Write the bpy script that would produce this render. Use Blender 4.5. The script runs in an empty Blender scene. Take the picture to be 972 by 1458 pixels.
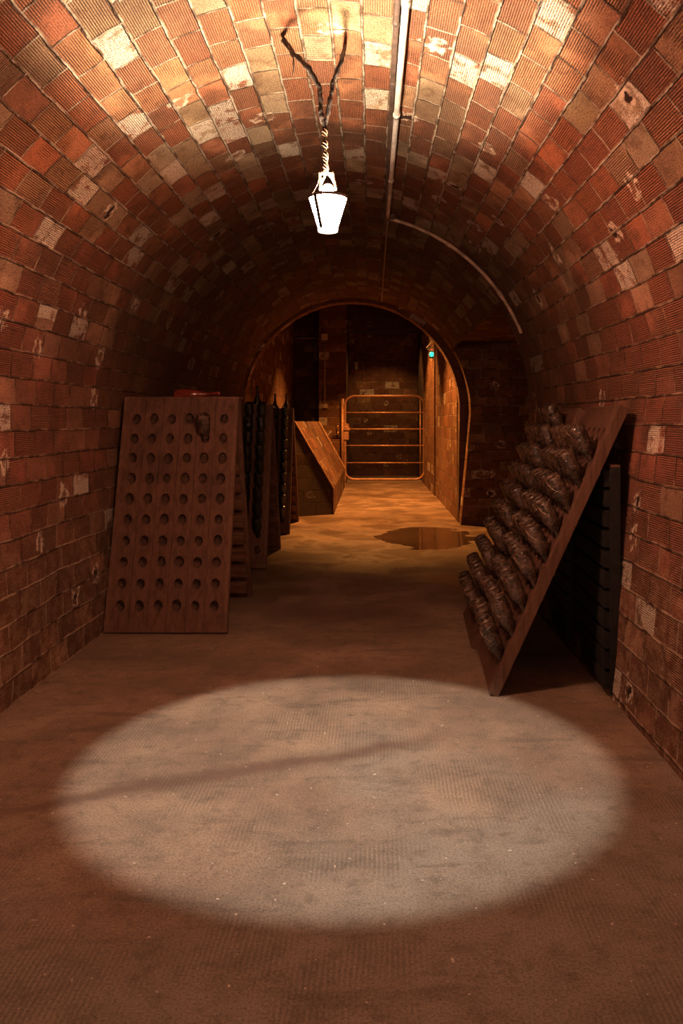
import bpy, bmesh, math, random
from mathutils import Vector, Matrix, noise
random.seed(7)
PI = math.pi
SC = bpy.context.scene
C = SC.collection

# ------------------------------------------------------------------ camera, world, lights, exposure
F, VX, VY, EYE = 1150.0, 528.0, 600.0, 1.5
cam = bpy.data.cameras.new('camera'); cam_o = bpy.data.objects.new('camera', cam); C.objects.link(cam_o)
cam.sensor_fit = 'VERTICAL'; cam.sensor_height = 36.0
cam.lens = F / 1458 * 36
cam.shift_y = -(729 - VY) / 1458
cam.shift_x = -(VX - 486) / 1458
cam.clip_start = 0.05; cam.clip_end = 100
cam_o.location = (0, 0, EYE); cam_o.rotation_euler = (PI / 2, 0, 0)
SC.camera = cam_o
SC.view_settings.view_transform = 'Standard'; SC.view_settings.look = 'None'
SC.view_settings.gamma = 1.0; SC.view_settings.exposure = 0.0
SC.view_settings.use_curve_mapping = False
w = bpy.data.worlds.new('world'); SC.world = w; w.use_nodes = True
w.node_tree.nodes['Background'].inputs[0].default_value = (0.35, 0.2, 0.12, 1)
w.node_tree.nodes['Background'].inputs[1].default_value = 0.0

LAMP = Vector((-0.19, 3.56, 0))          # plan position of the hanging lantern
def spot(name, loc, target, energy, color, angle, blend, radius):
    l = bpy.data.lights.new(name, 'SPOT'); o = bpy.data.objects.new(name, l); C.objects.link(o)
    l.energy = energy; l.color = color; l.spot_size = math.radians(angle); l.spot_blend = blend
    l.shadow_soft_size = radius
    o.location = loc
    o.rotation_euler = (Vector(target) - Vector(loc)).to_track_quat('-Z', 'Y').to_euler()
    return o
# the bulb, shining out of the lower opening of the lantern and out of its open top
spot('lamp_light_down', (LAMP.x, LAMP.y, 2.325), (-0.13, LAMP.y + 0.02, 0), 215, (1, .94, .80), 56, .2, .012)
spot('lamp_light_up', (LAMP.x, LAMP.y, 2.53), (LAMP.x - .02, LAMP.y, 4), 285, (1, .78, .53), 148, .22, .07)
# sodium-coloured lamps under the high ceiling beyond the arch
spot('far_lamp_light', (-0.2, 13.0, 3.6), (0.35, 12.9, 0), 1100, (1, .36, .075), 112, .6, .06)
spot('far_lamp_light', (0.0, 17.0, 4.4), (0.1, 17.2, 0), 1300, (1, .36, .075), 100, .5, .06)
spot('passage_lamp_light', (0.4, 20.7, 4.2), (0.3, 21.1, 0), 170, (1, .45, .14), 100, .5, .06)
SHADE_GLOW = ((1, .46, .28), 450.0)
def point(name, loc, energy, color, radius):
    l = bpy.data.lights.new(name, 'POINT'); o = bpy.data.objects.new(name, l); C.objects.link(o)
    l.energy = energy; l.color = color; l.shadow_soft_size = radius; o.location = loc
# added fill light behind the camera, brightens the rack fronts and near floor
point('rear_fill_light', (-.15, -2.6, 2.4), 110, (1, .52, .32), .12)

# ------------------------------------------------------------------ node helpers
class NT:
    def __init__(s, name):
        s.m = bpy.data.materials.new(name); s.m.use_nodes = True
        s.t = s.m.node_tree; s.n = s.t.nodes; s.l = s.t.links
        s.b = s.n['Principled BSDF']
    def put(s, sock, v):
        if isinstance(v, bpy.types.NodeSocket): s.l.new(v, sock)
        elif isinstance(v, (tuple, list)):
            sock.default_value = (*v, 1) if len(v) == 3 and len(sock.default_value) == 4 else v
        else: sock.default_value = v
    def math(s, op, a, b=0.0, c=None, clamp=False):
        n = s.n.new('ShaderNodeMath'); n.operation = op; n.use_clamp = clamp
        s.put(n.inputs[0], a); s.put(n.inputs[1], b)
        if c is not None: s.put(n.inputs[2], c)
        return n.outputs[0]
    def mix(s, f, a, b, mode='MIX'):
        n = s.n.new('ShaderNodeMix'); n.data_type = 'RGBA'; n.blend_type = mode; n.clamp_factor = True
        s.put(n.inputs[0], f); s.put(n.inputs[6], a); s.put(n.inputs[7], b)
        return n.outputs[2]
    def noise(s, vec, scale, detail=3, rough=.55, dist=0, col=False, dim='3D'):
        n = s.n.new('ShaderNodeTexNoise'); n.noise_dimensions = dim
        s.put(n.inputs['Vector'], vec); n.inputs['Scale'].default_value = scale
        n.inputs['Detail'].default_value = detail; n.inputs['Roughness'].default_value = rough
        n.inputs['Distortion'].default_value = dist
        return n.outputs[1 if col else 0]
    def step(s, v, lo, hi):
        n = s.n.new('ShaderNodeMapRange'); n.interpolation_type = 'SMOOTHSTEP'
        s.put(n.inputs[0], v); s.put(n.inputs[1], lo); s.put(n.inputs[2], hi)
        n.inputs[3].default_value = 0; n.inputs[4].default_value = 1
        return n.outputs[0]
    def ramp(s, v, stops, interp='LINEAR'):
        n = s.n.new('ShaderNodeValToRGB'); s.put(n.inputs[0], v); r = n.color_ramp; r.interpolation = interp
        while len(r.elements) < len(stops): r.elements.new(0.5)
        for e, (p, c) in zip(r.elements, stops):
            e.position = p; e.color = (*c, 1)
        return n.outputs[0]
    def vec(s, x, y, z=0.0):
        n = s.n.new('ShaderNodeCombineXYZ'); s.put(n.inputs[0], x); s.put(n.inputs[1], y); s.put(n.inputs[2], z)
        return n.outputs[0]
    def sep(s, v):
        n = s.n.new('ShaderNodeSeparateXYZ'); s.put(n.inputs[0], v); return n.outputs
    def vmath(s, op, a, b, sc=None):
        n = s.n.new('ShaderNodeVectorMath'); n.operation = op; s.put(n.inputs[0], a); s.put(n.inputs[1], b)
        if sc is not None: n.inputs['Scale'].default_value = sc
        return n.outputs[0]
    def white(s, v):
        n = s.n.new('ShaderNodeTexWhiteNoise'); n.noise_dimensions = '3D'; s.put(n.inputs['Vector'], v)
        return n.outputs[0], n.outputs[1]
    def bump(s, h, strength, dist, prev=None):
        n = s.n.new('ShaderNodeBump'); n.inputs['Strength'].default_value = strength
        n.inputs['Distance'].default_value = dist; s.put(n.inputs['Height'], h)
        if prev is not None: s.l.new(prev, n.inputs['Normal'])
        return n.outputs[0]
    def coord(s, which='Object'):
        return s.n.new('ShaderNodeTexCoord').outputs[which]
    def set(s, **k):
        for a, v in k.items(): s.put(s.b.inputs[a.replace('_', ' ')], v)
        return s.m

def simple(name, color, rough=.6, metal=0, var=.3, scale=20, bump=0.0, bd=.004, spec=.5):
    t = NT(name); co = t.coord()
    n = t.noise(co, scale, 4)
    c = t.mix(t.step(n, .3, .7), tuple(x * (1 - var) for x in color), tuple(min(1, x * (1 + var)) for x in color))
    t.set(Base_Color=c, Roughness=rough, Metallic=metal)
    t.b.inputs['Specular IOR Level'].default_value = spec
    if bump: t.put(t.b.inputs['Normal'], t.bump(n, bump, bd))
    return t.m
def glow(name, color, strength, base=(.8, .8, .8)):
    t = NT(name); t.set(Base_Color=base, Roughness=.4)
    t.b.inputs['Emission Color'].default_value = (*color, 1); t.b.inputs['Emission Strength'].default_value = strength
    return t.m

V_CROWN = 1.64 + 1.69 * PI / 2
def brick_mat(name, mode='vault', bh=.145, bw=.27, darken=0.0):
    """hollow terracotta blocks with combed faces, laid in mortar; UVs are in metres"""
    t = NT(name); uv = t.coord('UV')
    wob = t.vmath('SUBTRACT', t.noise(uv, 7, 2, col=True), (.5, .5, .5))
    p = t.vmath('ADD', uv, t.vmath('SCALE', wob, (0, 0, 0), sc=.020))
    u, v, _ = t.sep(p); u0, v0, _ = t.sep(uv)
    vr = t.math('DIVIDE', v, bh); row = t.math('FLOOR', vr); fv = t.math('SUBTRACT', vr, row)
    rr, _ = t.white(t.vec(row, 3.7, 1.1))
    uc = t.math('ADD', t.math('DIVIDE', u, bw), t.math('ADD', t.math('MULTIPLY', row, .5), t.math('MULTIPLY', rr, .35)))
    col = t.math('FLOOR', uc); fu = t.math('SUBTRACT', uc, col)
    du = t.math('MULTIPLY', t.math('MINIMUM', fu, t.math('SUBTRACT', 1, fu)), bw)
    dv = t.math('MULTIPLY', t.math('MINIMUM', fv, t.math('SUBTRACT', 1, fv)), bh)
    edge = t.math('MINIMUM', du, dv)
    edge = t.math('ADD', edge, t.math('MULTIPLY', t.math('SUBTRACT', t.noise(uv, 55, 3), .5), .012))
    brick = t.step(edge, .0025, .0095)
    r1, rc = t.white(t.vec(col, row, .5)); a, b_, c_ = t.sep(rc)
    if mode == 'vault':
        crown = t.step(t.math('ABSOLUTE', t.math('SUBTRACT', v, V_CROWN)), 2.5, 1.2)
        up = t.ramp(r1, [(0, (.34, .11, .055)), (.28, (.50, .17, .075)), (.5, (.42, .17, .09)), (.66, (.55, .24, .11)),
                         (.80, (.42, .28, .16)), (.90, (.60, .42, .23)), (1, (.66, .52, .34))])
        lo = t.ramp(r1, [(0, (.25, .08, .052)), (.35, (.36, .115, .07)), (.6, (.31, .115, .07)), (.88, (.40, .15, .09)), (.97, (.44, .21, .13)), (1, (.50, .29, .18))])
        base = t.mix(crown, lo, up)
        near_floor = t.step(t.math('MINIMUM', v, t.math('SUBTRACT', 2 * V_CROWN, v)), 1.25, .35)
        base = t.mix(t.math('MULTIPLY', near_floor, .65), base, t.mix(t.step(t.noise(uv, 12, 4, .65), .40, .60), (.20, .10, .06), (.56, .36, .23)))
    else:
        base = t.ramp(r1, [(0, (.24, .10, .055)), (.4, (.33, .14, .07)), (.75, (.38, .18, .09)), (1, (.52, .32, .17))])
        crown = 0.3; near_floor = 0.3
    # combing lines (along the courses; on a few blocks across them) and pitting
    lines_h = t.math('SINE', t.math('MULTIPLY', v0, 2 * PI / .0105))
    lines_v = t.math('SINE', t.math('MULTIPLY', u0, 2 * PI / .0115))
    which = t.math('GREATER_THAN', a, .80)
    lines = t.math('ADD', t.math('MULTIPLY', lines_h, t.math('SUBTRACT', 1, which)), t.math('MULTIPLY', lines_v, which))
    lines = t.math('MULTIPLY_ADD', lines, .5, .5)
    worn = t.step(t.math('ADD', t.noise(uv, 3.5, 3), t.math('MULTIPLY', b_, .25)), .86, .64)
    lines = t.math('MULTIPLY', t.math('SUBTRACT', 1, lines), worn)
    base = t.mix(t.math('MULTIPLY', lines, .76), base, (.085, .035, .02))
    fine = t.noise(uv, 130, 4, .7)
    base = t.mix(t.math('MULTIPLY', t.step(fine, .50, .40), .8), base, (.085, .036, .022))
    base = t.mix(t.math('MULTIPLY', t.step(fine, .56, .68), .45), base, (.72, .50, .34))
    soot = t.noise(uv, 1.1, 5, .6)
    base = t.mix(t.math('MULTIPLY', t.step(soot, .46, .68), .62), base, (.09, .05, .032))
    med = t.noise(uv, 9, 5, .65)
    base = t.mix(t.math('MULTIPLY', t.step(med, .50, .68), .62), base, (.12, .055, .03))
    # whole blocks with a salt bloom, and ring-shaped blooms around broken spots
    bloom_pick = t.math('MULTIPLY', t.math('GREATER_THAN', c_, t.math('SUBTRACT', .965, t.math('MULTIPLY', crown, .055))), t.step(med, .38, .52))
    base = t.mix(t.math('MULTIPLY', bloom_pick, t.math('MULTIPLY', t.step(fine, .40, .52), .85)), base, (.82, .72, .58))
    vn = t.n.new('ShaderNodeTexVoronoi'); vn.voronoi_dimensions = '2D'; vn.inputs['Scale'].default_value = 2.1
    pv = t.vmath('ADD', uv, t.vmath('SCALE', t.vmath('SUBTRACT', t.noise(uv, 9, 4, .7, col=True), (.5, .5, .5)), (0, 0, 0), sc=.20))
    t.put(vn.inputs['Vector'], pv)
    d = vn.outputs['Distance']; cs, cs2, _ = t.sep(vn.outputs['Color'])
    sel = t.math('GREATER_THAN', cs, .62)
    ring = t.math('MULTIPLY', t.step(d, .155, .12), t.math('SUBTRACT', 1, t.math('MULTIPLY', t.step(d, .085, .055), .85)))
    ring = t.math('MULTIPLY', t.math('MULTIPLY', ring, sel), t.step(t.noise(uv, 16, 3), .40, .55))
    base = t.mix(t.math('MULTIPLY', ring, .85), base, (.80, .66, .50))
    pit = t.math('MULTIPLY', t.math('MULTIPLY', t.step(d, .07, .05), sel), t.math('GREATER_THAN', cs2, .72))
    base = t.mix(pit, base, (.04, .02, .013))
    mort_n = t.noise(uv, 6, 4, .6)
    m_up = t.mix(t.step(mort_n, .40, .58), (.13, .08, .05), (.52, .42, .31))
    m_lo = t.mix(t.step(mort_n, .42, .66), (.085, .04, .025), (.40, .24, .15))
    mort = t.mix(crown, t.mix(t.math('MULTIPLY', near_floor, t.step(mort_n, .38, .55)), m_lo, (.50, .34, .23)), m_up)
    final = t.mix(brick, mort, base)
    if mode == 'vault':       # the far stretch of the tunnel turns browner and darker
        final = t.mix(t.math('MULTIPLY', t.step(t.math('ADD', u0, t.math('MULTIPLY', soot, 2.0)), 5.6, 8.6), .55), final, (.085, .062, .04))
    elif darken:
        final = t.mix(darken, final, (.03, .022, .016))
    t.set(Base_Color=final, Roughness=.88)
    t.b.inputs['Specular IOR Level'].default_value = .25
    h = t.math('ADD', brick, t.math('MULTIPLY', lines, -.32))
    h = t.math('ADD', h, t.math('MULTIPLY', t.math('MULTIPLY', r1, brick), .45))
    h = t.math('ADD', h, t.math('MULTIPLY', med, .8))
    h = t.math('ADD', h, t.math('MULTIPLY', fine, .25))
    h = t.math('SUBTRACT', h, t.math('MULTIPLY', pit, 1.6))
    t.put(t.b.inputs['Normal'], t.bump(h, 1.0, .016))
    return t.m

def floor_mat():
    t = NT('worn_concrete'); co = t.coord()
    x, y, z = t.sep(co)
    big = t.noise(co, .9, 6, .6); mid = t.noise(co, 4.5, 6, .65); fine = t.noise(co, 120, 5, .85)
    sm = t.noise(t.vec(t.math('MULTIPLY', x, .8), t.math('MULTIPLY', y, 3.2)), 2.3, 5, .6, dist=.6)
    hue = t.noise(t.vmath('ADD', co, (3.1, 7.7, 0)), .7, 3, .5)
    base = t.mix(t.step(big, .36, .64), (.20, .125, .082), (.37, .25, .165))
    base = t.mix(t.math('MULTIPLY', t.step(t.math('SUBTRACT', hue, t.math('MULTIPLY', t.math('SUBTRACT', y, 3.2), .12)), .42, .60), .75), base, (.27, .235, .19))
    base = t.mix(t.math('MULTIPLY', t.step(mid, .42, .70), .55), base, (.135, .095, .067))
    base = t.mix(t.math('MULTIPLY', t.step(sm, .54, .70), .6), base, (.11, .072, .05))
    base = t.mix(t.math('MULTIPLY', t.step(fine, .50, .66), .55), base, (.42, .32, .24))
    base = t.mix(t.math('MULTIPLY', t.step(fine, .50, .38), .75), base, (.08, .05, .035))
    base = t.mix(t.math('MULTIPLY', t.step(t.noise(co, 12, 6, .75), .50, .66), .5), base, (.10, .065, .045))
    speck = t.noise(co, 38, 2, .5)
    base = t.mix(t.step(speck, .715, .75), base, (.62, .52, .42))
    # brushed lines in the screed, patchy
    ln = t.math('MULTIPLY_ADD', t.math('SINE', t.math('MULTIPLY', t.math('ADD', x, t.math('MULTIPLY', big, .05)), 2 * PI / .016)), .5, .5)
    lm = t.step(t.noise(co, 1.7, 3), .47, .60)
    base = t.mix(t.math('MULTIPLY', t.math('MULTIPLY', ln, lm), .40), base, (.075, .055, .042))
    # long dark streak across the floor under the lantern
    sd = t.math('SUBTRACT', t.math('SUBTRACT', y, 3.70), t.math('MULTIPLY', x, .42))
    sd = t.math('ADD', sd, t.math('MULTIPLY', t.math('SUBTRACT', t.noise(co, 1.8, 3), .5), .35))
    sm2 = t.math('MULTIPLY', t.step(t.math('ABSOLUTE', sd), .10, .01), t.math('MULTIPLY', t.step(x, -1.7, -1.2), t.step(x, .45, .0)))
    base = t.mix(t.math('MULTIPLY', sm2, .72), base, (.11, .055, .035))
    # short dark heel marks
    hk = t.noise(t.vec(t.math('MULTIPLY', x, .35), y), 17, 2, .5)
    base = t.mix(t.math('MULTIPLY', t.step(hk, .70, .75), t.step(big, .5, .6)), base, (.04, .028, .02))
    # the puddle and the damp stretch in front of the arch
    px = t.math('DIVIDE', t.math('SUBTRACT', x, .72), .62); py = t.math('DIVIDE', t.math('SUBTRACT', y, 10.5), .95)
    pd = t.math('ADD', t.math('MULTIPLY', px, px), t.math('MULTIPLY', py, py))
    pd = t.math('ADD', pd, t.math('MULTIPLY', t.math('SUBTRACT', t.noise(co, 2.6, 4), .5), 2.2))
    wet = t.step(pd, 1.05, .9)
    damp = t.math('MULTIPLY', t.step(y, 4.8, 7.5), t.step(t.noise(co, 1.5, 4), .40, .58))
    base = t.mix(t.math('MULTIPLY', wet, .7), base, (.03, .018, .012))
    base = t.mix(t.math('MULTIPLY', damp, .35), base, (.10, .06, .04))
    rough = t.math('SUBTRACT', .78, t.math('MULTIPLY', damp, .42))
    rough = t.math('MULTIPLY', rough, t.math('SUBTRACT', 1, t.math('MULTIPLY', wet, .80)))
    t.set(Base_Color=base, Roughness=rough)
    h = t.math('ADD', t.math('MULTIPLY', fine, .22), t.math('ADD', mid, t.math('MULTIPLY', t.math('MULTIPLY', ln, lm), .3)))
    h = t.math('MULTIPLY', h, t.math('SUBTRACT', 1, wet))
    t.put(t.b.inputs['Normal'], t.bump(h, .55, .006))
    return t.m

def wood_mat(name, dark, light, axis='Z'):
    t = NT(name); co = t.coord(); x, y, z = t.sep(co)
    s = (22, 22, 2.2) if axis == 'Z' else (2.2, 22, 22)
    g = t.noise(t.vmath('MULTIPLY', co, s), 1.6, 5, .65, dist=.5)
    c = t.mix(t.step(g, .32, .68), dark, light)
    n2 = t.noise(co, 3.0, 5, .6)
    c = t.mix(t.math('MULTIPLY', t.step(n2, .5, .72), .55), c, tuple(v * .45 for v in dark))
    c = t.mix(t.math('MULTIPLY', t.step(t.noise(co, 60, 3), .58, .75), .25), c, tuple(min(1, v * 1.7) for v in light))
    t.set(Base_Color=c, Roughness=.72)
    t.b.inputs['Specular IOR Level'].default_value = .3
    t.put(t.b.inputs['Normal'], t.bump(t.math('ADD', g, n2), .5, .003))
    return t.m

def glass_mat(name, dust, dust_amt, base=(.010, .012, .007)):
    t = NT(name); co = t.coord()
    oi = t.n.new('ShaderNodeObjectInfo').outputs['Random']
    p = t.vmath('ADD', co, t.vec(t.math('MULTIPLY', oi, 37), t.math('MULTIPLY', oi, 11), t.math('MULTIPLY', oi, 5)))
    n = t.noise(p, 13, 4, .6, dist=.8); n2 = t.noise(p, 48, 3, .6)
    m = t.math('MULTIPLY', t.step(t.math('ADD', n, t.math('MULTIPLY', n2, .3)), .42, .85), dust_amt)
    c = t.mix(m, base, t.mix(t.step(n2, .35, .65), tuple(v * .55 for v in dust), dust))
    t.set(Base_Color=c, Roughness=t.math('MULTIPLY_ADD', m, .22, .13))
    t.b.inputs['Specular IOR Level'].default_value = .9
    rib = t.noise(t.vmath('MULTIPLY', p, (1, 1, 2.2)), 26, 3, .6, dist=1.4)
    t.put(t.b.inputs['Normal'], t.bump(t.math('ADD', rib, t.math('MULTIPLY', n2, .2)), .6, .012))
    return t.m

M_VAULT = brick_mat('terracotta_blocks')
M_FAR = brick_mat('far_brick', 'far', .20, .40, .25)
M_FAR_DARK = brick_mat('dark_far_brick', 'far', .20, .40, .80)  # same far brick, mixed mostly to near-black
M_JAMB = brick_mat('jamb_brick', 'far', .133, .27)
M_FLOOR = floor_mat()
M_WOOD = wood_mat('oak_panel', (.085, .038, .023), (.15, .071, .044))
M_EDGE = wood_mat('oak_edge', (.095, .045, .028), (.18, .09, .055))
M_INNER = wood_mat('oak_inner', (.10, .045, .026), (.19, .09, .05), 'X')
M_WOOD_SHADED = simple('shaded_wood', (.010, .008, .007), .8, var=.5)  # near-black colour paints in the shade inside the right racks
M_HOLE = simple('bored_wood', (.06, .026, .015), .8)
M_GLASS = glass_mat('dusty_glass', (.15, .085, .055), 1.0, (.022, .015, .010))
M_GLASSD = glass_mat('clean_dark_glass', (.05, .035, .025), .35)
M_GLASSR = simple('red_brown_glass', (.14, .022, .014), .12, var=.2)
M_MARK = simple('pale_paint', (.62, .46, .30), .7)
M_ROPE = simple('cloth_wrapped_cable', (.035, .020, .014), .9, var=.7, scale=60, bump=.8)
M_JUTE = simple('twisted_jute', (.085, .04, .018), .9, var=.5, scale=90, bump=.8)
M_PIPEG = simple('grey_conduit', (.66, .62, .56), .35, var=.25, scale=9)
M_PIPEB = simple('dark_conduit', (.07, .042, .032), .6, var=.5, scale=20)
M_PIPEA = simple('pale_conduit', (.40, .30, .22), .6, var=.4, scale=14)
M_STEEL = simple('painted_gate_steel', (.42, .22, .12), .45, metal=.3, var=.3)
M_BRASS = simple('brass', (.65, .38, .12), .3, metal=.9, var=.2)
M_BLACK = simple('black_metal', (.02, .018, .016), .5)
M_STRUT = simple('burnt_iron', (.004, .0035, .003), 1.0, spec=0)
M_BOX = simple('grey_plastic', (.42, .34, .26), .6, var=.15)
M_CAP = simple('render_coping', (.40, .22, .11), .8, var=.4, scale=12, bump=.4)
M_SHADE = glow('glowing_glass', SHADE_GLOW[0], SHADE_GLOW[1])
M_LENS = glow('glowing_lens', (1, .82, .62), 5.0)
M_SOCK = glow('glowing_socket', (1, .72, .5), 4.0)
M_GREEN = glow('green_lamp', (.05, 1, .55), 1.5, (.02, .1, .06))

# ------------------------------------------------------------------ mesh helpers
def link(name, bm, mat, parent=None, smooth=False):
    me = bpy.data.meshes.new(name)
    bmesh.ops.recalc_face_normals(bm, faces=bm.faces)
    bm.to_mesh(me); bm.free()
    for m in (mat if isinstance(mat, (list, tuple)) else [mat]): me.materials.append(m)
    if smooth:
        for p in me.polygons: p.use_smooth = True
    o = bpy.data.objects.new(name, me); C.objects.link(o)
    if parent: o.parent = parent
    return o
def tag(o, label, cat, group=None, kind=None):
    if label: o['label'] = label
    if cat: o['category'] = cat
    if group: o['group'] = group
    if kind: o['kind'] = kind
    return o
def struct(name, bm, mat, smooth=False):
    o = link(name, bm, mat, smooth=smooth); o['kind'] = 'structure'; return o
def empty(name, loc=(0, 0, 0), rz=0):
    o = bpy.data.objects.new(name, None); C.objects.link(o); o.location = loc; o.rotation_euler = (0, 0, rz)
    o.empty_display_size = .1
    return o
def box(bm, x0, x1, y0, y1, z0, z1, M=None, bevel=0):
    vs = [bm.verts.new((x, y, z)) for x in (x0, x1) for y in (y0, y1) for z in (z0, z1)]
    fs = [(0, 1, 3, 2), (4, 6, 7, 5), (0, 4, 5, 1), (2, 3, 7, 6), (0, 2, 6, 4), (1, 5, 7, 3)]
    faces = [bm.faces.new([vs[i] for i in f]) for f in fs]
    if bevel:
        es = list({e for f in faces for e in f.edges})
        r = bmesh.ops.bevel(bm, geom=es, offset=bevel, segments=2, affect='EDGES')
        vs = list({v for v in r['verts']} | {v for v in vs if v.is_valid})
    if M is not None:
        for v in vs: v.co = M @ v.co
    return vs
def uvbox(bm):
    """UVs in metres from the dominant normal"""
    l = bm.loops.layers.uv.verify(); bm.normal_update()
    for f in bm.faces:
        n = f.normal; a = max(range(3), key=lambda i: abs(n[i]))
        for lp in f.loops:
            c = lp.vert.co
            lp[l].uv = (c.y, c.z) if a == 0 else (c.x, c.z) if a == 1 else (c.x, c.y)
def tube(bm, pts, r, seg=8, cap=True):
    pts = [Vector(p) for p in pts]; n = len(pts)
    rs = r if isinstance(r, (list, tuple)) else [r] * n
    up = None; rings = []
    for i, p in enumerate(pts):
        d = (pts[min(i + 1, n - 1)] - pts[max(i - 1, 0)]).normalized()
        if up is None:
            a = Vector((0, 0, 1)) if abs(d.z) < .9 else Vector((1, 0, 0))
            up = d.cross(a).normalized()
        up = (up - d * up.dot(d)).normalized(); s = d.cross(up)
        rings.append([bm.verts.new(p + (up * math.cos(2 * PI * k / seg) + s * math.sin(2 * PI * k / seg)) * rs[i]) for k in range(seg)])
    for a, b in zip(rings, rings[1:]):
        for k in range(seg): bm.faces.new((a[k], a[(k + 1) % seg], b[(k + 1) % seg], b[k]))
    if cap: bm.faces.new(rings[0][::-1]); bm.faces.new(rings[-1])
def lathe(bm, prof, seg=24, M=None, cap0=True, cap1=True):
    rings = []
    for r, z in prof:
        rings.append([bm.verts.new((r * math.cos(2 * PI * k / seg), r * math.sin(2 * PI * k / seg), z)) for k in range(seg)])
    for a, b in zip(rings, rings[1:]):
        for k in range(seg): bm.faces.new((a[k], a[(k + 1) % seg], b[(k + 1) % seg], b[k]))
    if cap0: bm.faces.new(rings[0][::-1])
    if cap1: bm.faces.new(rings[-1])
    if M is not None:
        for rg in rings:
            for v in rg: v.co = M @ v.co

# ------------------------------------------------------------------ the vaulted tunnel
Y0, Y1 = -4.0, 12.0
CX, R, ZS = -.24, 1.69, 1.64
SX0, SX1, SY0, SY1, SZ = None, None, 7.4, 11.68, 2.58      # side passage opening on the right
def profile(step=.08):
    out = []
    n = int(ZS / step)
    for i in range(n): out.append((-1.90 - .03 * i / n, ZS * i / n, ZS * i / n, 'wall_left'))
    m = int(PI * R / step)
    for i in range(m + 1):
        a = PI - PI * i / m
        out.append((CX + R * math.cos(a), ZS + R * math.sin(a), ZS + R * PI * i / m, 'ceiling'))
    for i in range(1, n + 1):
        out.append((1.45 - .15 * i / n, ZS - ZS * i / n, ZS + R * PI + ZS * i / n, 'wall_right'))
    return out
PROF = profile()
def vault():
    ys = []
    y = Y0
    for a, b in ((Y0, SY0), (SY0, SY1), (SY1, Y1)):
        k = max(2, round((b - a) / .1)); ys += [a + (b - a) * i / k for i in range(k)]
    ys.append(Y1)
    def pt(i, j):
        x, z, s, _ = PROF[i]
        n = noise.noise(Vector((s * 1.3, ys[j] * 1.3, 0))) * .022 + noise.noise(Vector((s * 5, ys[j] * 5, 4))) * .007
        if z < .02: n = 0
        d = Vector((CX - x, 0, max(0, 1.64 - z) * 0 + (ZS - z if z > ZS else 0)))
        d.normalize()
        return Vector((x, ys[j], z)) + d * n
    groups = {'wall_left': [], 'ceiling': [], 'wall_right': []}
    for i in range(len(PROF) - 1):
        g = PROF[i][3] if PROF[i + 1][3] != 'wall_right' else 'wall_right'
        groups[g].append(i)
    for g, idx in groups.items():
        bm = bmesh.new(); L = bm.loops.layers.uv.verify(); vs = {}
        def V(i, j):
            if (i, j) not in vs: vs[(i, j)] = bm.verts.new(pt(i, j))
            return vs[(i, j)]
        for i in idx:
            for j in range(len(ys) - 1):
                zc = max(PROF[i][1], PROF[i + 1][1])
                if PROF[i][0] > 0 and zc < SZ + .03 and SY0 - .01 < ys[j] and ys[j + 1] < SY1 + .01: continue
                f = bm.faces.new((V(i, j), V(i, j + 1), V(i + 1, j + 1), V(i + 1, j)))
                for lp, (a, b) in zip(f.loops, ((i, j), (i, j + 1), (i + 1, j + 1), (i + 1, j))):
                    lp[L].uv = (ys[b], PROF[a][2])
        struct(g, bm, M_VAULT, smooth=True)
vault()
# floor through the tunnel, the side passage and the room beyond
bm = bmesh.new(); nx, ny = 16, 100
g = [[bm.verts.new((-2.2 + 5.0 * i / nx, Y0 + 27 * j / ny, noise.noise(Vector((i * .5, j * .5, 0))) * .002)) for j in range(ny + 1)] for i in range(nx + 1)]
for i in range(nx):
    for j in range(ny): bm.faces.new((g[i][j], g[i + 1][j], g[i + 1][j + 1], g[i][j + 1]))
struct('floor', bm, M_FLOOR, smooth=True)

# side passage: far jamb, near jamb, back and soffit
def vault_x(z):
    return CX + math.sqrt(max(0, R * R - (z - ZS) ** 2)) if z > ZS else 1.30 + .15 * z / ZS
def jamb(name, y, thick):
    bm = bmesh.new()
    zs = [i * .1 for i in range(int(SZ / .1) + 1)] + [SZ, SZ + .14]
    L = [(vault_x(z), z) for z in zs]
    c = [[(bm.verts.new((x, yy, z)), bm.verts.new((2.6, yy, z))) for x, z in L] for yy in (y, y + thick)]
    for k in range(len(L) - 1):
        for q in c: bm.faces.new((q[k][0], q[k][1], q[k + 1][1], q[k + 1][0]))
        bm.faces.new((c[0][k][0], c[1][k][0], c[1][k + 1][0], c[0][k + 1][0]))
    uvbox(bm); struct(name, bm, M_JAMB)
jamb('wall_passage_far', SY1, .3)
jamb('wall_passage_near', SY0 - .3, .3)
bm = bmesh.new(); box(bm, 2.6, 2.75, SY0 - .3, SY1 + .3, 0, SZ + .4); uvbox(bm); struct('wall_passage_back', bm, M_JAMB)
bm = bmesh.new(); box(bm, vault_x(SZ) - .02, 2.7, SY0 - .3, SY1 + .3, SZ + .08, SZ + .3); uvbox(bm); struct('ceiling_passage', bm, M_JAMB)

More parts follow.
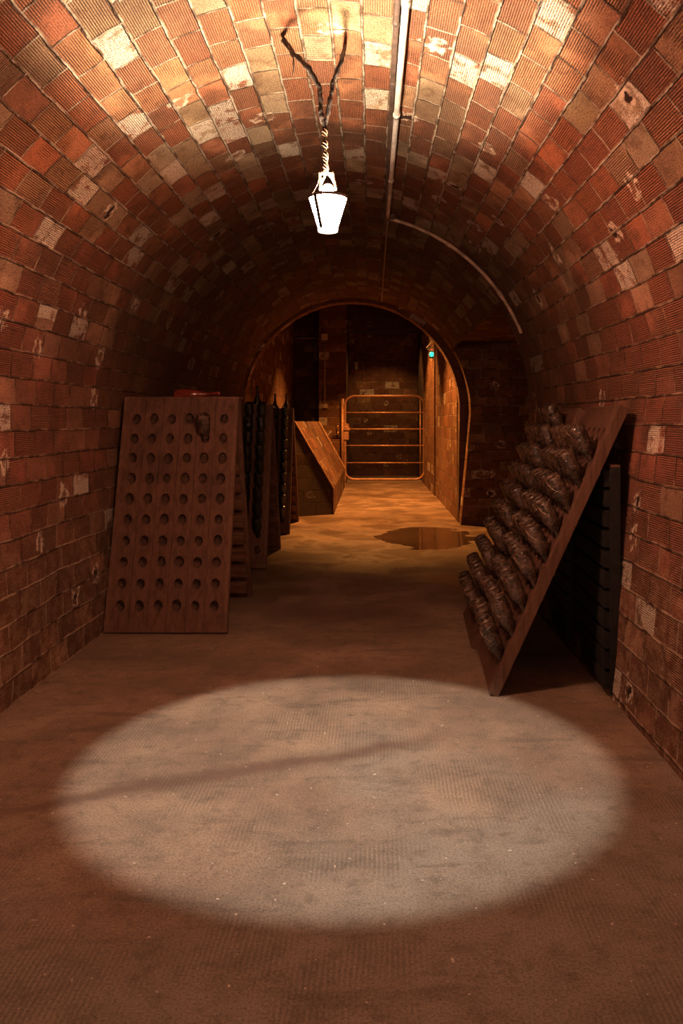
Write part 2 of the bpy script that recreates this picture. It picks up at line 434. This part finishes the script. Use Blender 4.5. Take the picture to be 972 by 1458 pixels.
# rim of the arch where the vault ends
bm = bmesh.new()
pr = [(p[0], p[1]) for p in PROF]
def off(p, d):
    x, z = p
    if z > ZS: v = Vector((CX - x, ZS - z)).normalized()
    else: v = Vector((1 if x < 0 else -1, 0))
    return (x + v.x * d, z + v.y * d)
ring_in = []
for i_, (x_, z_) in enumerate(pr):
    if z_ > ZS + 1e-6:
        an_ = math.atan2(z_ - ZS, x_ - CX); ring_in.append((-.285 + 1.605 * math.cos(an_), 1.67 + 1.605 * math.sin(an_)))
    else: ring_in.append((-1.875 if x_ < 0 else 1.296 + .02 * z_ / ZS, z_))
ring_out = [off(p, -.30) for p in pr]
rows = []
for (pp, yy) in ((ring_in, Y1 - .012), (ring_in, Y1 + .24), (ring_out, Y1 + .24), (ring_out, Y1 - .012)):
    rows.append([bm.verts.new((x, yy, z)) for x, z in pp])
Lu = bm.loops.layers.uv.verify()
for k in range(4):
    a, b = rows[k], rows[(k + 1) % 4]
    for i in range(len(a) - 1):
        f = bm.faces.new((a[i], a[i + 1], b[i + 1], b[i]))
        for lp, (q, w_) in zip(f.loops, ((i, k), (i + 1, k), (i + 1, k + 1), (i, k + 1))):
            lp[Lu].uv = (PROF[q][2], w_ * .29)
struct('trim_arch', bm, M_VAULT)
# wall closing the tunnel behind the photographer
bm = bmesh.new()
vs = [bm.verts.new((p[0] * 1.02, Y0, p[1])) for p in PROF]; bm.faces.new(vs); uvbox(bm); struct('wall_back', bm, M_VAULT)

# ------------------------------------------------------------------ the higher room beyond the arch
FY = 19.8; FH = 4.9
DX0, DX1, DZ = -.60, 1.22, 3.72
def slab(name, mat, *b):
    bm = bmesh.new(); box(bm, *b); uvbox(bm); return struct(name, bm, mat)
slab('wall_far_left', M_FAR, -2.2, -1.93, Y1 + .24, FY + .3, 0, FH)
slab('wall_far_right', M_FAR, 1.30, 1.6, Y1 + .24, 16.3, 0, FH)
slab('wall_far_right_end', M_FAR, 1.275, 1.6, 16.3, FY + .3, 0, FH)
slab('ceiling_far', M_FAR, -2.2, 1.6, Y1 + .2, 23.3, FH, FH + .2)
slab('wall_far_pier', M_FAR, -1.27, DX0, FY - .12, FY + .3, 0, FH)
slab('wall_far_recess', M_FAR_DARK, -1.95, -1.27, FY + .15, FY + .4, 0, FH)
slab('wall_far_lintel', M_FAR_DARK, DX0, 1.30, FY, FY + .3, DZ, FH)
slab('wall_doorway_left', M_FAR_DARK, DX0 - .3, DX0 - .02, FY + .3, 22.8, 0, FH)
slab('wall_doorway_right', M_FAR_DARK, DX1 + .06, DX1 + .4, FY + .3, 22.8, 0, FH)
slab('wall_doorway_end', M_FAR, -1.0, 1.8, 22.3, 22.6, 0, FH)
slab('trim_doorway', M_BLACK, DX0 + .02, DX1 + .05, FY + .02, FY + .1, DZ - .05, DZ)
bm = bmesh.new()                                   # wall over the arch, seen from the far room
N = len(ring_out)
lo = [bm.verts.new((x, Y1 + .24, z)) for x, z in ring_out]
hi = []
for x, z in ring_out:
    hi.append(bm.verts.new((max(-2.6, min(2.0, x * 1.3)), Y1 + .24, FH if z > ZS else max(z, 0))))
for i in range(N - 1):
    try: bm.faces.new((lo[i], lo[i + 1], hi[i + 1], hi[i]))
    except ValueError: pass
uvbox(bm); struct('wall_over_arch', bm, M_FAR)

# sloped parapet of brick at the left of the far room, capped with a pale edge
bm = bmesh.new()
pf = [(-1.915, 0), (-.60, 0), (-.60, .42), (-1.20, 1.50), (-1.915, 1.50)]
near = [11.55 + (x + 1.93) * .55 if x > -1.93 else 11.55 for x, z in pf]
a = [bm.verts.new((x, y + .75, z)) for (x, z), y in zip(pf, near)]
b = [bm.verts.new((x, 18.6, z)) for x, z in pf]
bm.faces.new(a); bm.faces.new(b[::-1])
for k in range(5): bm.faces.new((a[k], b[k], b[(k + 1) % 5], a[(k + 1) % 5]))
bm.normal_update()
L = bm.loops.layers.uv.verify()
for f in bm.faces:
    for lp in f.loops:
        c = lp.vert.co
        lp[L].uv = (c.x, c.z) if abs(f.normal.y) > .7 else (c.y, math.hypot(c.x, c.z)) if f.normal.z > .3 and f.normal.x > .3 else (c.y, c.z) if abs(f.normal.x) > .7 else (c.x, c.y)
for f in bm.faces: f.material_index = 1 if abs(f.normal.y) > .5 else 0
par = link('stair_parapet', bm, [M_FAR, M_FAR_DARK])
tag(par, 'low brick parapet with a sloping top, dark side and orange-lit slope, beyond the arch', 'parapet')
bm = bmesh.new()
tube(bm, [(-1.2, 12.70, 1.50), (-.60, 13.02, .42), (-.60, 13.02, .02)], .012, 6)
link('edge_bead', bm, M_CAP, par)
bm = bmesh.new()
tube(bm, [(-1.2, 18.6, 1.50), (-.60, 18.6, .42), (-.60, 18.6, .02)], .02, 6)
link('edge_bead', bm, M_CAP, par)

# ------------------------------------------------------------------ riddling racks
def frame(o, ex, ey, ez):
    return Matrix(((ex[0], ey[0], ez[0], o[0]), (ex[1], ey[1], ez[1], o[1]), (ex[2], ey[2], ez[2], o[2]), (0, 0, 0, 1)))
T = .05
def leaf_panel(W, Lh, rows, cols, M, parent, name, margin):
    """board of planks with bored oval holes; local x across, y up the leaf, z outwards"""
    bm = bmesh.new(); pw = (W - 2 * margin) / cols; ph = (Lh * .80) / (rows - 1)
    y_first = Lh * .105; hx, hy = .033, .042
    def quad(x0, x1, y0, y1):
        vs = [bm.verts.new(M @ Vector(p)) for p in ((x0, y0, 0), (x1, y0, 0), (x1, y1, 0), (x0, y1, 0))]; bm.faces.new(vs).material_index = 0
    gr = .0022
    for c in range(cols):
        x0 = -W / 2 + margin + c * pw; x1 = x0 + pw
        if c == 0: x0 = -W / 2
        if c == cols - 1: x1 = W / 2
        cx = -W / 2 + margin + (c + .5) * pw
        xa, xb = x0 + gr, x1 - gr
        quad(xa, xb, 0, y_first - ph / 2); quad(xa, xb, y_first + (rows - .5) * ph, Lh)
        # groove between planks
        for gx in (x1,) if c < cols - 1 else ():
            v = [bm.verts.new(M @ Vector(p)) for p in ((gx - gr, 0, 0), (gx - gr, Lh, 0), (gx, Lh, -.006), (gx, 0, -.006), (gx + gr, 0, 0), (gx + gr, Lh, 0))]
            bm.faces.new((v[0], v[1], v[2], v[3])); bm.faces.new((v[3], v[2], v[5], v[4]))
        for r in range(rows):
            cy = y_first + r * ph; ya, yb = cy - ph / 2, cy + ph / 2
            n = 20; jx = random.uniform(-.003, .003); jy = random.uniform(-.003, .003); sc = random.uniform(.93, 1.07)
            outer, rim, mid, deep = [], [], [], []
            for k in range(n):
                an = 2 * PI * (k + .5) / n; dx, dy = math.cos(an), math.sin(an)
                t = min(((xb - cx) if dx > 0 else (cx - xa)) / max(abs(dx), 1e-6), (ph / 2) / max(abs(dy), 1e-6))
                outer.append(bm.verts.new(M @ Vector((cx + dx * t, cy + dy * t, 0))))
                rx, ry = cx + jx + dx * hx * sc, cy + jy + dy * hy * sc
                rim.append(bm.verts.new(M @ Vector((rx, ry, 0))))
                mid.append(bm.verts.new(M @ Vector((rx - .002 * dx, ry + .012, -.018))))
                deep.append(bm.verts.new(M @ Vector((cx + jx + dx * hx * .55, cy + jy + .020 + dy * hy * .5, -.042))))
            cs = [bm.verts.new(M @ Vector(p)) for p in ((xb, yb, 0), (xa, yb, 0), (xa, ya, 0), (xb, ya, 0))]
            for k in range(n):
                k2 = (k + 1) % n
                bm.faces.new((outer[k], outer[k2], rim[k2], rim[k]))
                for p, q, mi in ((rim, mid, 0), (mid, deep, 1)):
                    bm.faces.new((p[k], p[k2], q[k2], q[k])).material_index = mi
            bm.faces.new(deep).material_index = 1
            # corners of the cell
            q = {0: [], 1: [], 2: [], 3: []}
            for ci, cv in enumerate(cs):
                best = sorted(range(n), key=lambda k: (outer[k].co - cv.co).length)[:2]
                k = min(best) if abs(best[0] - best[1]) == 1 else max(best)
                bm.faces.new((cv, outer[k], outer[(k + 1) % n]))
    # back and edges
    z = -T * .86
    v = [bm.verts.new(M @ Vector(p)) for p in ((-W / 2, 0, z), (W / 2, 0, z), (W / 2, Lh, z), (-W / 2, Lh, z))]; bm.faces.new(v)
    t = [bm.verts.new(M @ Vector(p)) for p in ((-W / 2, 0, 0), (W / 2, 0, 0), (W / 2, Lh, 0), (-W / 2, Lh, 0))]
    for k in range(4): bm.faces.new((v[k], v[(k + 1) % 4], t[(k + 1) % 4], t[k]))
    me_o = link(name, bm, [M_WOOD, M_HOLE], parent)
    return pw, ph, y_first
def make_rack(root, W, H, lean, y_back, gap=.02, rows=10, cols=6, margin=.03, lift=.012, black=False, Hb=None):
    """A-frame rack: front leaf rises from y=0 to y=lean; back leaf from the apex down to y=y_back"""
    Lf = math.hypot(lean, H); ev = Vector((0, lean / Lf, H / Lf)); en = Vector((0, -H / Lf, lean / Lf))
    Mf = frame((0, 0, lift), (1, 0, 0), ev, en)
    info = leaf_panel(W, Lf, rows, cols, Mf, root, 'front_leaf', margin)
    bl = y_back - lean - gap
    Hb = Hb or H; Lb = math.hypot(bl, Hb); bv = Vector((0, -bl / Lb, Hb / Lb)); bn = Vector((0, Hb / Lb, bl / Lb))
    Mb = frame((0, y_back, lift), (-1, 0, 0), bv, bn)
    leaf_panel(W, Lb, rows, cols, Mb, root, 'back_leaf', margin)
    for M, Lh in ((Mf, Lf), (Mb, Lb)):
        for s in (-1, 1):
            bm = bmesh.new(); x = s * (W / 2 + .001)
            box(bm, x - .014, x + .014, 0.0, Lh + .004, -T, .004, M, bevel=.003)
            link('side_rail', bm, M_WOOD_SHADED if black and M is Mb else M_EDGE, root)
        bm = bmesh.new()                                      # horizontal battens on the inner side
        for r in range(rows + 1):
            y = Lh * .105 + (r - .5) * (Lh * .8 / (rows - 1))
            box(bm, -W / 2 + .014, W / 2 - .014, y - .045, y + .045, -T - (.0 if black and M is Mf else .030), -T * .80, M)
        link('inner_battens', bm, M_WOOD_SHADED if black and M is Mb else M_INNER, root)
        bm = bmesh.new(); box(bm, -W / 2 - .015, W / 2 + .015, Lh - .002, Lh + .012, -T, .004, M, bevel=.003)
        link('top_cap', bm, M_EDGE, root)
    return Mf, info

# a sparkling-wine bottle, axis +z from the mouth to the base, so that it hangs neck down
BOT = [(.0140, 0), (.0165, .003), (.0165, .014), (.0145, .017), (.0138, .05), (.0155, .09), (.020, .115), (.030, .14), (.042, .165), (.0462, .185), (.047, .20), (.047, .288), (.0455, .297), (.037, .301), (.027, .298), (.015, .285), (.004, .279)]
def bottle_mesh(mat, seg=22, sc=1.0):
    bm = bmesh.new(); lathe(bm, [(r * sc, z * sc) for r, z in BOT], seg)
    o = link('wine_bottle', bm, mat, smooth=True); me = o.data; bpy.data.objects.remove(o); return me
ME_DUST = bottle_mesh(M_GLASS); ME_DARK = bottle_mesh(M_GLASSD)
def curl_mesh():
    bm = bmesh.new(); pts = []
    for k in range(17):
        t = k / 16; an = -.5 + .55 * math.sin(t * 5.2) + .25 * t; z = .205 + .075 * t + .012 * math.cos(t * 7)
        pts.append((.0452 * math.cos(an), .0452 * math.sin(an), z))
    tube(bm, pts, .0024, 5)
    o = link('paint_mark', bm, M_MARK); me = o.data; bpy.data.objects.remove(o); return me
ME_CURL = curl_mesh()
ORD = ['top', 'second', 'third', 'fourth', 'fifth', 'sixth', 'seventh', 'eighth', 'ninth', 'bottom']
CO = ['first', 'second', 'third', 'fourth', 'fifth', 'sixth']
def place_bottle(rack, Mf, info, W, margin, row, colx, me, label, group, tilt=23, yaw=0, curl=False):
    pw, ph, y0 = info
    hx = -W / 2 + margin + (colx + .5) * pw; hy = y0 + row * ph
    hole = Mf @ Vector((hx, hy, 0))
    a = math.radians(tilt + random.uniform(-2.0, 2.0))
    d = Vector((random.uniform(-.03, .03), -math.sin(a), math.cos(a))).normalized()
    q = d.to_track_quat('Z', 'Y').to_matrix().to_4x4() @ Matrix.Rotation(random.uniform(-.35, .35), 4, 'Z')
    o = bpy.data.objects.new('wine_bottle', me); C.objects.link(o)
    pos = hole - d * .102
    Mw = Matrix.Translation(rack.location) @ Matrix.Rotation(rack.rotation_euler.z, 4, 'Z')
    M = Mw @ Matrix.Translation(pos) @ q
    o.matrix_world = M
    tag(o, label, 'bottle', group)
    if curl:
        c = bpy.data.objects.new('paint_mark', ME_CURL); C.objects.link(c); c.parent = o
        c['label'] = 'pale squiggle of paint'
        # turn the mark to the side that faces the viewer
        back = (q.inverted() @ Vector((.86, -.5, .3) if W > .85 else (0, -1, 0)).to_4d()).to_3d()
        c.rotation_euler = (0, 0, math.atan2(back.y, back.x) + random.uniform(-.25, .25))
    return o

# left side: three racks standing across the tunnel, one behind the other
WL = .84; ML = .02
for k, (yf, depth, lab) in enumerate((
        (5.69, 1.24, 'dark wooden riddling rack with empty round holes, nearest on the left'),
        (8.18, 1.34, 'dark riddling rack holding black bottles, directly behind the empty left rack'),
        (10.72, 1.40, 'farthest dark riddling rack on the left, beside the brick parapet'))):
    root = empty('riddling_rack', (-1.45 if k == 0 else -1.475 - .02 * k, yf, 0)); tag(root, lab, 'rack', 'riddling racks on the left')
    Mf, info = make_rack(root, WL, 1.665 if k == 0 else 1.66, .50, depth, gap=.085, margin=ML)
    if k == 0:
        place_bottle(root, Mf, info, WL, ML, 8, 4, ME_DUST, 'single dusty bottle hanging base-up in the empty rack on the left', 'bottle in the empty rack', tilt=22)
        bm = bmesh.new(); lathe(bm, [(r * 1.08, z * 1.16) for r, z in BOT], 24)
        o = link('wine_bottle', bm, M_GLASSR, smooth=True)
        o.matrix_world = Matrix.Translation((-1.165, 6.24, 1.715)) @ Matrix.Rotation(math.radians(-93), 4, 'Y')
        tag(o, 'reddish brown bottle lying flat on top of the empty left rack', 'bottle')
    else:
        grp = 'black bottles in the %s left rack' % ('second' if k == 1 else 'third')
        for c in (range(2, 6) if k == 1 else range(3, 6)):
            for r in range(10):
                rank = 9 - r
                if k == 1 and r == 0: continue
                side = ['rightmost column', 'second column from the right', 'third column from the right', 'fourth column from the right'][5 - c]
                rn = ORD[rank] if rank in (0, 9) else ORD[rank]
                place_bottle(root, Mf, info, WL, ML + .0, r, c, ME_DARK,
                             'black bottle in the %s left rack, %s row, %s' % ('second' if k == 1 else 'farthest', rn, side), grp, tilt=20)
        ups = ((.06, 'black bottle standing neck up on top of the second left rack'),) if k == 1 else \
              ((-.03, 'black bottle standing neck up on the farthest left rack, left one'), (.125, 'black bottle standing neck up on the farthest left rack, right one'))
        for dx, lb in ups:
            bm = bmesh.new(); lathe(bm, BOT, 20)
            o = link('wine_bottle', bm, M_GLASSD, smooth=True)
            o.matrix_world = Matrix.Translation((root.location.x + dx + .21, yf + .545, 1.885)) @ Matrix.Rotation(PI + .02, 4, 'Y')
            tag(o, lb, 'bottle')

# right side: two racks in line, full of bottles, leaning towards the wall
WR = .88; MR = .035
for k, (yc, lab) in enumerate(((4.86, 'tall wooden riddling rack full of dusty bottles, nearest on the right'),
                               (5.775, 'second riddling rack on the right, behind the nearest full one'))):
    root = empty('riddling_rack', (.672 + .012 * k, yc, 0), -PI / 2 - .055); tag(root, lab, 'rack', 'riddling racks on the right')
    Mf, info = make_rack(root, WR, 1.565, .70, .70, gap=.0, margin=MR, black=True, Hb=1.24)
    which = 'nearest' if k == 0 else 'second'
    for r in range(10):
        rank = 9 - r
        for c in range(6):
            if rank == 0 and (k == 0 or c not in (2, 3, 4)): continue
            if k == 0 and rank == 1 and c == 5 and False: continue
            cn = 5 - c
            place_bottle(root, Mf, info, WR, MR, r, c, ME_DUST,
                         'dusty bottle in the %s right rack, %s row, %s from the near rail' % (which, ORD[rank], CO[cn]),
                         'dusty bottles in the %s right rack' % which, tilt=24, curl=(k == 0 and c == 5 and rank not in (1, 2, 7)) or (k == 0 and c == 4 and rank % 3 == 1))

# ------------------------------------------------------------------ the hanging lantern
LZ0, LZ1 = 2.342, 2.481
root = empty('hanging_lantern', (LAMP.x, LAMP.y, 2.325))
tag(root, 'glowing white cone-shaped lantern hanging from a twisted rope in mid-tunnel', 'lamp')
def lp(name, bm, mat, smooth=True):
    o = link(name, bm, mat, None, smooth); o.parent = root; o.matrix_parent_inverse = Matrix.Translation(-root.location); return o
Ml = Matrix.Translation((LAMP.x, LAMP.y, 0))
bm = bmesh.new(); lathe(bm, [(.040, LZ0), (.0825, LZ1), (.079, LZ1), (.037, LZ0)], 40, Ml, False, False)
bm.verts.ensure_lookup_table(); lp('shade', bm, M_SHADE)
bm = bmesh.new(); lathe(bm, [(.043, 2.336), (.045, 2.346), (.043, 2.356), (.036, 2.356), (.030, 2.338), (.043, 2.336)], 36, Ml, False, False); lp('lower_ring', bm, M_LENS)
bm = bmesh.new(); lathe(bm, [(.0835, LZ1 - .002), (.0885, LZ1 + .003), (.0835, LZ1 + .010), (.079, LZ1 + .002)], 40, Ml, False, False); lp('upper_rim', bm, M_PIPEB)
bm = bmesh.new(); lathe(bm, [(.0245, LZ1 - .05), (.0245, 2.527), (.020, 2.540), (.010, 2.546)], 24, Ml); lp('socket', bm, M_SOCK)
bm = bmesh.new(); lathe(bm, [(.0235, LZ1 + .001), (.080, LZ1 - .003), (.080, LZ1 - .006), (.0235, LZ1 - .002)], 36, Ml, False, False); lp('glow_blocker', bm, M_PIPEB)  # added plate, keeps the shade's inner glow off the vault
for s in (-1, 1):
    bm = bmesh.new(); box(bm, LAMP.x + s * .022 - .0, LAMP.x + s * .039, LAMP.y - .008, LAMP.y + .008, 2.518, 2.529, bevel=.002); lp('lug', bm, M_SOCK, False)
bm = bmesh.new(); a0 = math.radians(-128)
tube(bm, [(LAMP.x + .0845 * math.cos(a0), LAMP.y + .0845 * math.sin(a0), LZ1), (LAMP.x + .043 * math.cos(a0), LAMP.y + .043 * math.sin(a0), LZ0 + .004)], .0075, 8)
lp('strut', bm, M_STRUT)
bm = bmesh.new(); tube(bm, [(LAMP.x - .080, LAMP.y - .02, LZ1), (LAMP.x - .064, LAMP.y - .01, 2.508), (LAMP.x - .045, LAMP.y, 2.545), (LAMP.x - .035, LAMP.y, 2.60)], .0018, 5)
lp('wire', bm, M_PIPEA)
for s in (-1, 1):
    bm = bmesh.new(); tube(bm, [(LAMP.x + s * .034, LAMP.y, 2.522), (LAMP.x + s * .030, LAMP.y, 2.545), (LAMP.x + s * .016, LAMP.y, 2.575), (LAMP.x - .006, LAMP.y, 2.60)], .0045, 6)
    lp('bail', bm, M_SOCK)

def img(x, y, d):
    return Vector(((x - VX) / F * d, d, EYE + (VY - y) / F * d))
def on_vault(x, y, inset=.02):
    """point of the vault seen at photo position (x, y)"""
    lo, hi = .3, 40.0
    for _ in range(60):
        m = (lo + hi) / 2; p = img(x, y, m)
        inside = (p.x - CX) ** 2 + (p.z - ZS) ** 2 < (R - inset) ** 2 if p.z > ZS else CX - R + inset < p.x < CX + R - inset
        if inside: lo = m
        else: hi = m
    return img(x, y, lo)
# rope: two cloth-wrapped arms from the vault to a knot, then a twisted cord to the lantern
rp = empty('hanging_rope', (LAMP.x, LAMP.y, 3.2)); tag(rp, 'forked dark wrapped rope with twisted cord, hanging the lantern from the vault', 'rope')
def wob(pts, amp, n=8):
    out = []
    P = [Vector(p) for p in pts]
    for a, b in zip(P, P[1:]):
        for k in range(n):
            q = a.lerp(b, k / n); s = Vector([random.uniform(-1, 1) for _ in range(3)]) * amp; out.append(q + s)
    out.append(P[-1]); return out
knot = img(462, 183, LAMP.y)
A = on_vault(403, 55, .01); B = on_vault(491, 66, .01)
def child(bm, name, mat, par_o, smooth=True):
    o = link(name, bm, mat, None, smooth); o.parent = par_o; o.matrix_parent_inverse = Matrix.Translation(-par_o.location); return o
bm = bmesh.new(); pts = wob([A, img(418, 76, (A.y + LAMP.y) / 2 + .02), img(440, 98, LAMP.y), img(455, 125, LAMP.y), img(457, 160, LAMP.y), knot], .0022)
tube(bm, pts, [random.uniform(.009, .0135) for _ in pts], 8)
pts = wob([img(410, 66, A.y * .5 + LAMP.y * .5), img(418, 85, LAMP.y), img(417, 106, LAMP.y)], .002, 5); tube(bm, pts, [.005 - .003 * i / len(pts) for i in range(len(pts))], 6)
child(bm, 'wrapped_arm', M_ROPE, rp)
bm = bmesh.new(); pts = wob([B, img(485, 88, LAMP.y), img(474, 116, LAMP.y), img(470, 140, LAMP.y), knot], .0022)
tube(bm, pts, [random.uniform(.008, .012) for _ in pts], 8); child(bm, 'wrapped_arm', M_ROPE, rp)
bm = bmesh.new(); end = Vector((LAMP.x - .008, LAMP.y, 2.592))
for ph in (0, 2 * PI / 3, 4 * PI / 3):
    pts = []
    for k in range(90):
        t = k / 89; c = knot.lerp(end, t); an = t * 26 + ph; rr = .0075 * (1 + .3 * math.sin(t * 23))
        pts.append(c + Vector((math.cos(an) * rr, math.sin(an) * rr, 0)))
    tube(bm, pts, .0045, 6)
for s in (-1, 1):
    pts = wob([end, img(455 if s < 0 else 473, 246, LAMP.y), (LAMP.x + s * .034, LAMP.y, 2.535)], .002, 6); tube(bm, pts, .007, 6)
child(bm, 'twisted_cord', M_JUTE, rp)

# ------------------------------------------------------------------ conduits on the vault
def vpath(pix, inset, sub=8):
    out = []
    for (x0, y0), (x1, y1) in zip(pix, pix[1:]):
        for k in range(sub): out.append(on_vault(x0 + (x1 - x0) * k / sub, y0 + (y1 - y0) * k / sub, inset))
    out.append(on_vault(*pix[-1], inset)); return out
def straight(p, q, ins, y_from=None):
    a = on_vault(*p, ins); b = on_vault(*q, ins)
    if y_from is not None:
        t = (y_from - a.y) / (b.y - a.y); a = a.lerp(b, t)
    return [a.lerp(b, k / 10) for k in range(11)]
def at_x(x, y, inset):           # point on the vault surface at plan position x, y
    return Vector((x, y, ZS + math.sqrt((R - inset) ** 2 - (x - CX) ** 2)))
def conduit(name, pts, r, mat, label, clips=()):
    root = empty(name, pts[0]); tag(root, label, 'pipe')
    bm = bmesh.new(); tube(bm, pts, r, 12); child(bm, 'tube', mat, root)
    for c in clips:
        i = min(range(len(pts)), key=lambda k: abs(pts[k].y - c) if len(pts) < 30 else abs(k - c))
        j = min(i + 1, len(pts) - 1); i0 = max(j - 1, 0); d = (pts[j] - pts[i0]).normalized()
        bm = bmesh.new(); p = pts[i]; tube(bm, [p - d * .022, p + d * .022], r * 1.28, 12); child(bm, 'clip', mat, root)
def line_pts(x0, x1, y0, y1, inset, n=30):
    return [at_x(x0 + (x1 - x0) * k / n, y0 + (y1 - y0) * k / n, inset) for k in range(n + 1)]
conduit('grey_conduit', line_pts(.148, .145, -3.5, 6.9, .035, 100), .0165, M_PIPEG, 'straight pale grey conduit running along the crown of the vault', (66, 78, 90))
conduit('dark_conduit', line_pts(.085, .125, -3.5, 7.2, .03, 100), .014, M_PIPEB, 'thin dark rusty conduit beside the pale grey one on the vault', (66, 72, 85))
conduit('thin_cable', line_pts(.145, .155, 6.9, 11.9, .02, 30), .008, M_PIPEA, 'thin cable continuing along the crown towards the far arch', ())
arc = []
for k in range(50):
    an = math.radians(76.5 - (76.5 - 22) * k / 49); arc.append(Vector((CX + (R - .03) * math.cos(an), 6.98, ZS + (R - .03) * math.sin(an))))
conduit('curved_conduit', arc, .015, M_PIPEA, 'curved pale conduit bending down the right side of the vault', (18, 37))
root = empty('junction_box', at_x(.145, 6.9, .03)); tag(root, 'small dark junction fitting where the conduits meet on the vault', 'junction box')
bm = bmesh.new(); c = at_x(.15, 6.95, .03); box(bm, c.x - .03, c.x + .05, c.y - .03, c.y + .05, c.z - .015, c.z + .03, bevel=.006); child(bm, 'body', M_PIPEB, root, False)

# ------------------------------------------------------------------ far room fittings
def far(x, y, d=FY - .12): return img(x, y, d)
GY = 19.55
root = empty('metal_gate', (.32, GY, 0)); tag(root, 'tubular metal field gate with rounded corners across the dark doorway', 'gate')
x0, x1 = (491 - VX) / F * GY, (604 - VX) / F * GY; z0, z1 = EYE - 85 / F * GY, EYE + 36 / F * GY; rc = .22
def rounded(x0, x1, z0, z1, rc):
    p = []
    for (cx, cz, s) in ((x1 - rc, z1 - rc, 0), (x0 + rc, z1 - rc, 90), (x0 + rc, z0 + rc, 180), (x1 - rc, z0 + rc, 270)):
        for k in range(7): a = math.radians(s + 15 * k); p.append((cx + rc * math.cos(a), GY, cz + rc * math.sin(a)))
    return p
z0 += .04
bm = bmesh.new(); pp = rounded(x0, x1, z0, z1, rc); tube(bm, pp + [pp[0]], .030, 10, False); child(bm, 'frame', M_STEEL, root)
for yy in (587.5, 611, 634.5, 659):
    z = EYE + (VY - yy) / F * GY
    bm = bmesh.new(); tube(bm, [(x0, GY, z), (x1, GY, z)], .017, 8); child(bm, 'rail', M_STEEL, root)
bm = bmesh.new(); tube(bm, [(x1 - .10, GY, z0 + .03), (x1 - .10, GY, z1 - .03)], .015, 8); child(bm, 'upright', M_STEEL, root)
bm = bmesh.new(); box(bm, x0 - .03, x0 + .09, GY - .05, GY + .03, 1.05, 1.45, bevel=.01)
box(bm, x0 - .02, x0 + .12, GY - .08, GY - .04, 1.28, 1.36, bevel=.01); child(bm, 'latch', M_STEEL, root, False)
bm = bmesh.new(); tube(bm, [(x0 - .06, GY + .02, .0), (x0 - .06, GY + .02, 2.05)], .04, 10)
o = link('gate_post', bm, M_STEEL, smooth=True); tag(o, 'upright steel post at the left side of the metal gate', 'post')
# brass tap on the pier
p = far(481, 618); root = empty('wall_tap', (p.x, FY - .12, p.z)); tag(root, 'small brass tap on the brick pier left of the gate', 'tap')
bm = bmesh.new(); lathe(bm, [(.012, -.04), (.03, -.02), (.032, .03), (.018, .05), (.014, .08), (.028, .12), (.02, .19), (.006, .22)], 14, Matrix.Translation((p.x, FY - .18, p.z))); child(bm, 'body', M_BRASS, root)
bm = bmesh.new(); tube(bm, [(p.x - .13, FY - .16, p.z - .05), (p.x + .13, FY - .16, p.z - .05)], .014, 8); tube(bm, [(p.x, FY - .11, p.z - .02), (p.x, FY - .2, p.z - .02)], .016, 8); child(bm, 'handle', M_BLACK, root)
# junction boxes and cables on the pier and back wall
p = far(462, 480); bm = bmesh.new(); box(bm, p.x - .075, p.x + .075, FY - .19, FY - .12, p.z - .08, p.z + .08, bevel=.01)
tag(link('junction_box', bm, M_BOX), 'square grey junction box high on the pier left of the gate', 'junction box')
q = far(463, 578); bm = bmesh.new(); box(bm, q.x - .055, q.x + .055, FY - .18, FY - .12, q.z - .055, q.z + .055, bevel=.01)
tag(link('wall_switch', bm, M_BOX), 'small pale switch box at the lower end of the pier cable', 'switch')
bm = bmesh.new(); tube(bm, [(p.x, FY - .135, p.z - .08), (q.x - .01, FY - .135, q.z + .055)], .014, 6)
tag(link('pier_cable', bm, M_PIPEA, smooth=True), 'thin vertical cable running down the pier to the switch box', 'cable')
bm = bmesh.new(); tube(bm, [(-1.9, FY - .02 + .15, p.z), (-1.3, FY + .12, p.z)], .012, 6)
tag(link('wall_cable', bm, M_PIPEA, smooth=True), 'thin horizontal cable high on the dark back wall left of the pier', 'cable')
p = img(507, 520, 22.2); bm = bmesh.new(); box(bm, p.x - .04, p.x + .04, 22.18, 22.3, p.z - .09, p.z + .09, bevel=.01)
box(bm, p.x - .03, p.x + .03, 22.12, 22.2, p.z - .12, p.z - .04, bevel=.01)
tag(link('wall_fitting', bm, M_BOX), 'tiny pale fitting on the black wall above the gate', 'fitting')
# green emergency lamp on the right wall
d = 16.55; z = EYE + (VY - 505) / F * d
root = empty('emergency_light', (1.27, d, z)); tag(root, 'small glowing green emergency lamp high on the right wall by the doorway', 'lamp')
bm = bmesh.new(); box(bm, 1.20, 1.275, d - .07, d + .07, z - .07, z + .07, bevel=.01); child(bm, 'housing', M_BLACK, root, False)
bm = bmesh.new(); lathe(bm, [(.05, 0), (.052, .02), (.04, .04), (.018, .052)], 16, Matrix.Translation((1.235, d - .07, z)) @ Matrix.Rotation(PI / 2, 4, 'X')); child(bm, 'lens', M_GREEN, root)
bm = bmesh.new(); box(bm, 1.17, 1.275, d - .02, d + .02, z + .13, z + .15)
tube(bm, [(1.26, d, z + .28), (1.14, d, z + .14)], .016, 6); tube(bm, [(1.26, d, z + .22), (1.16, d, z + .10)], .012, 6); child(bm, 'bracket', M_PIPEG, root, False)
bm = bmesh.new(); box(bm, 1.20, 1.28, d + .05, d + .16, z + .33, z + .47, bevel=.01)
tag(link('alarm_box', bm, M_BOX), 'small grey box on the wall just above the green lamp', 'box')
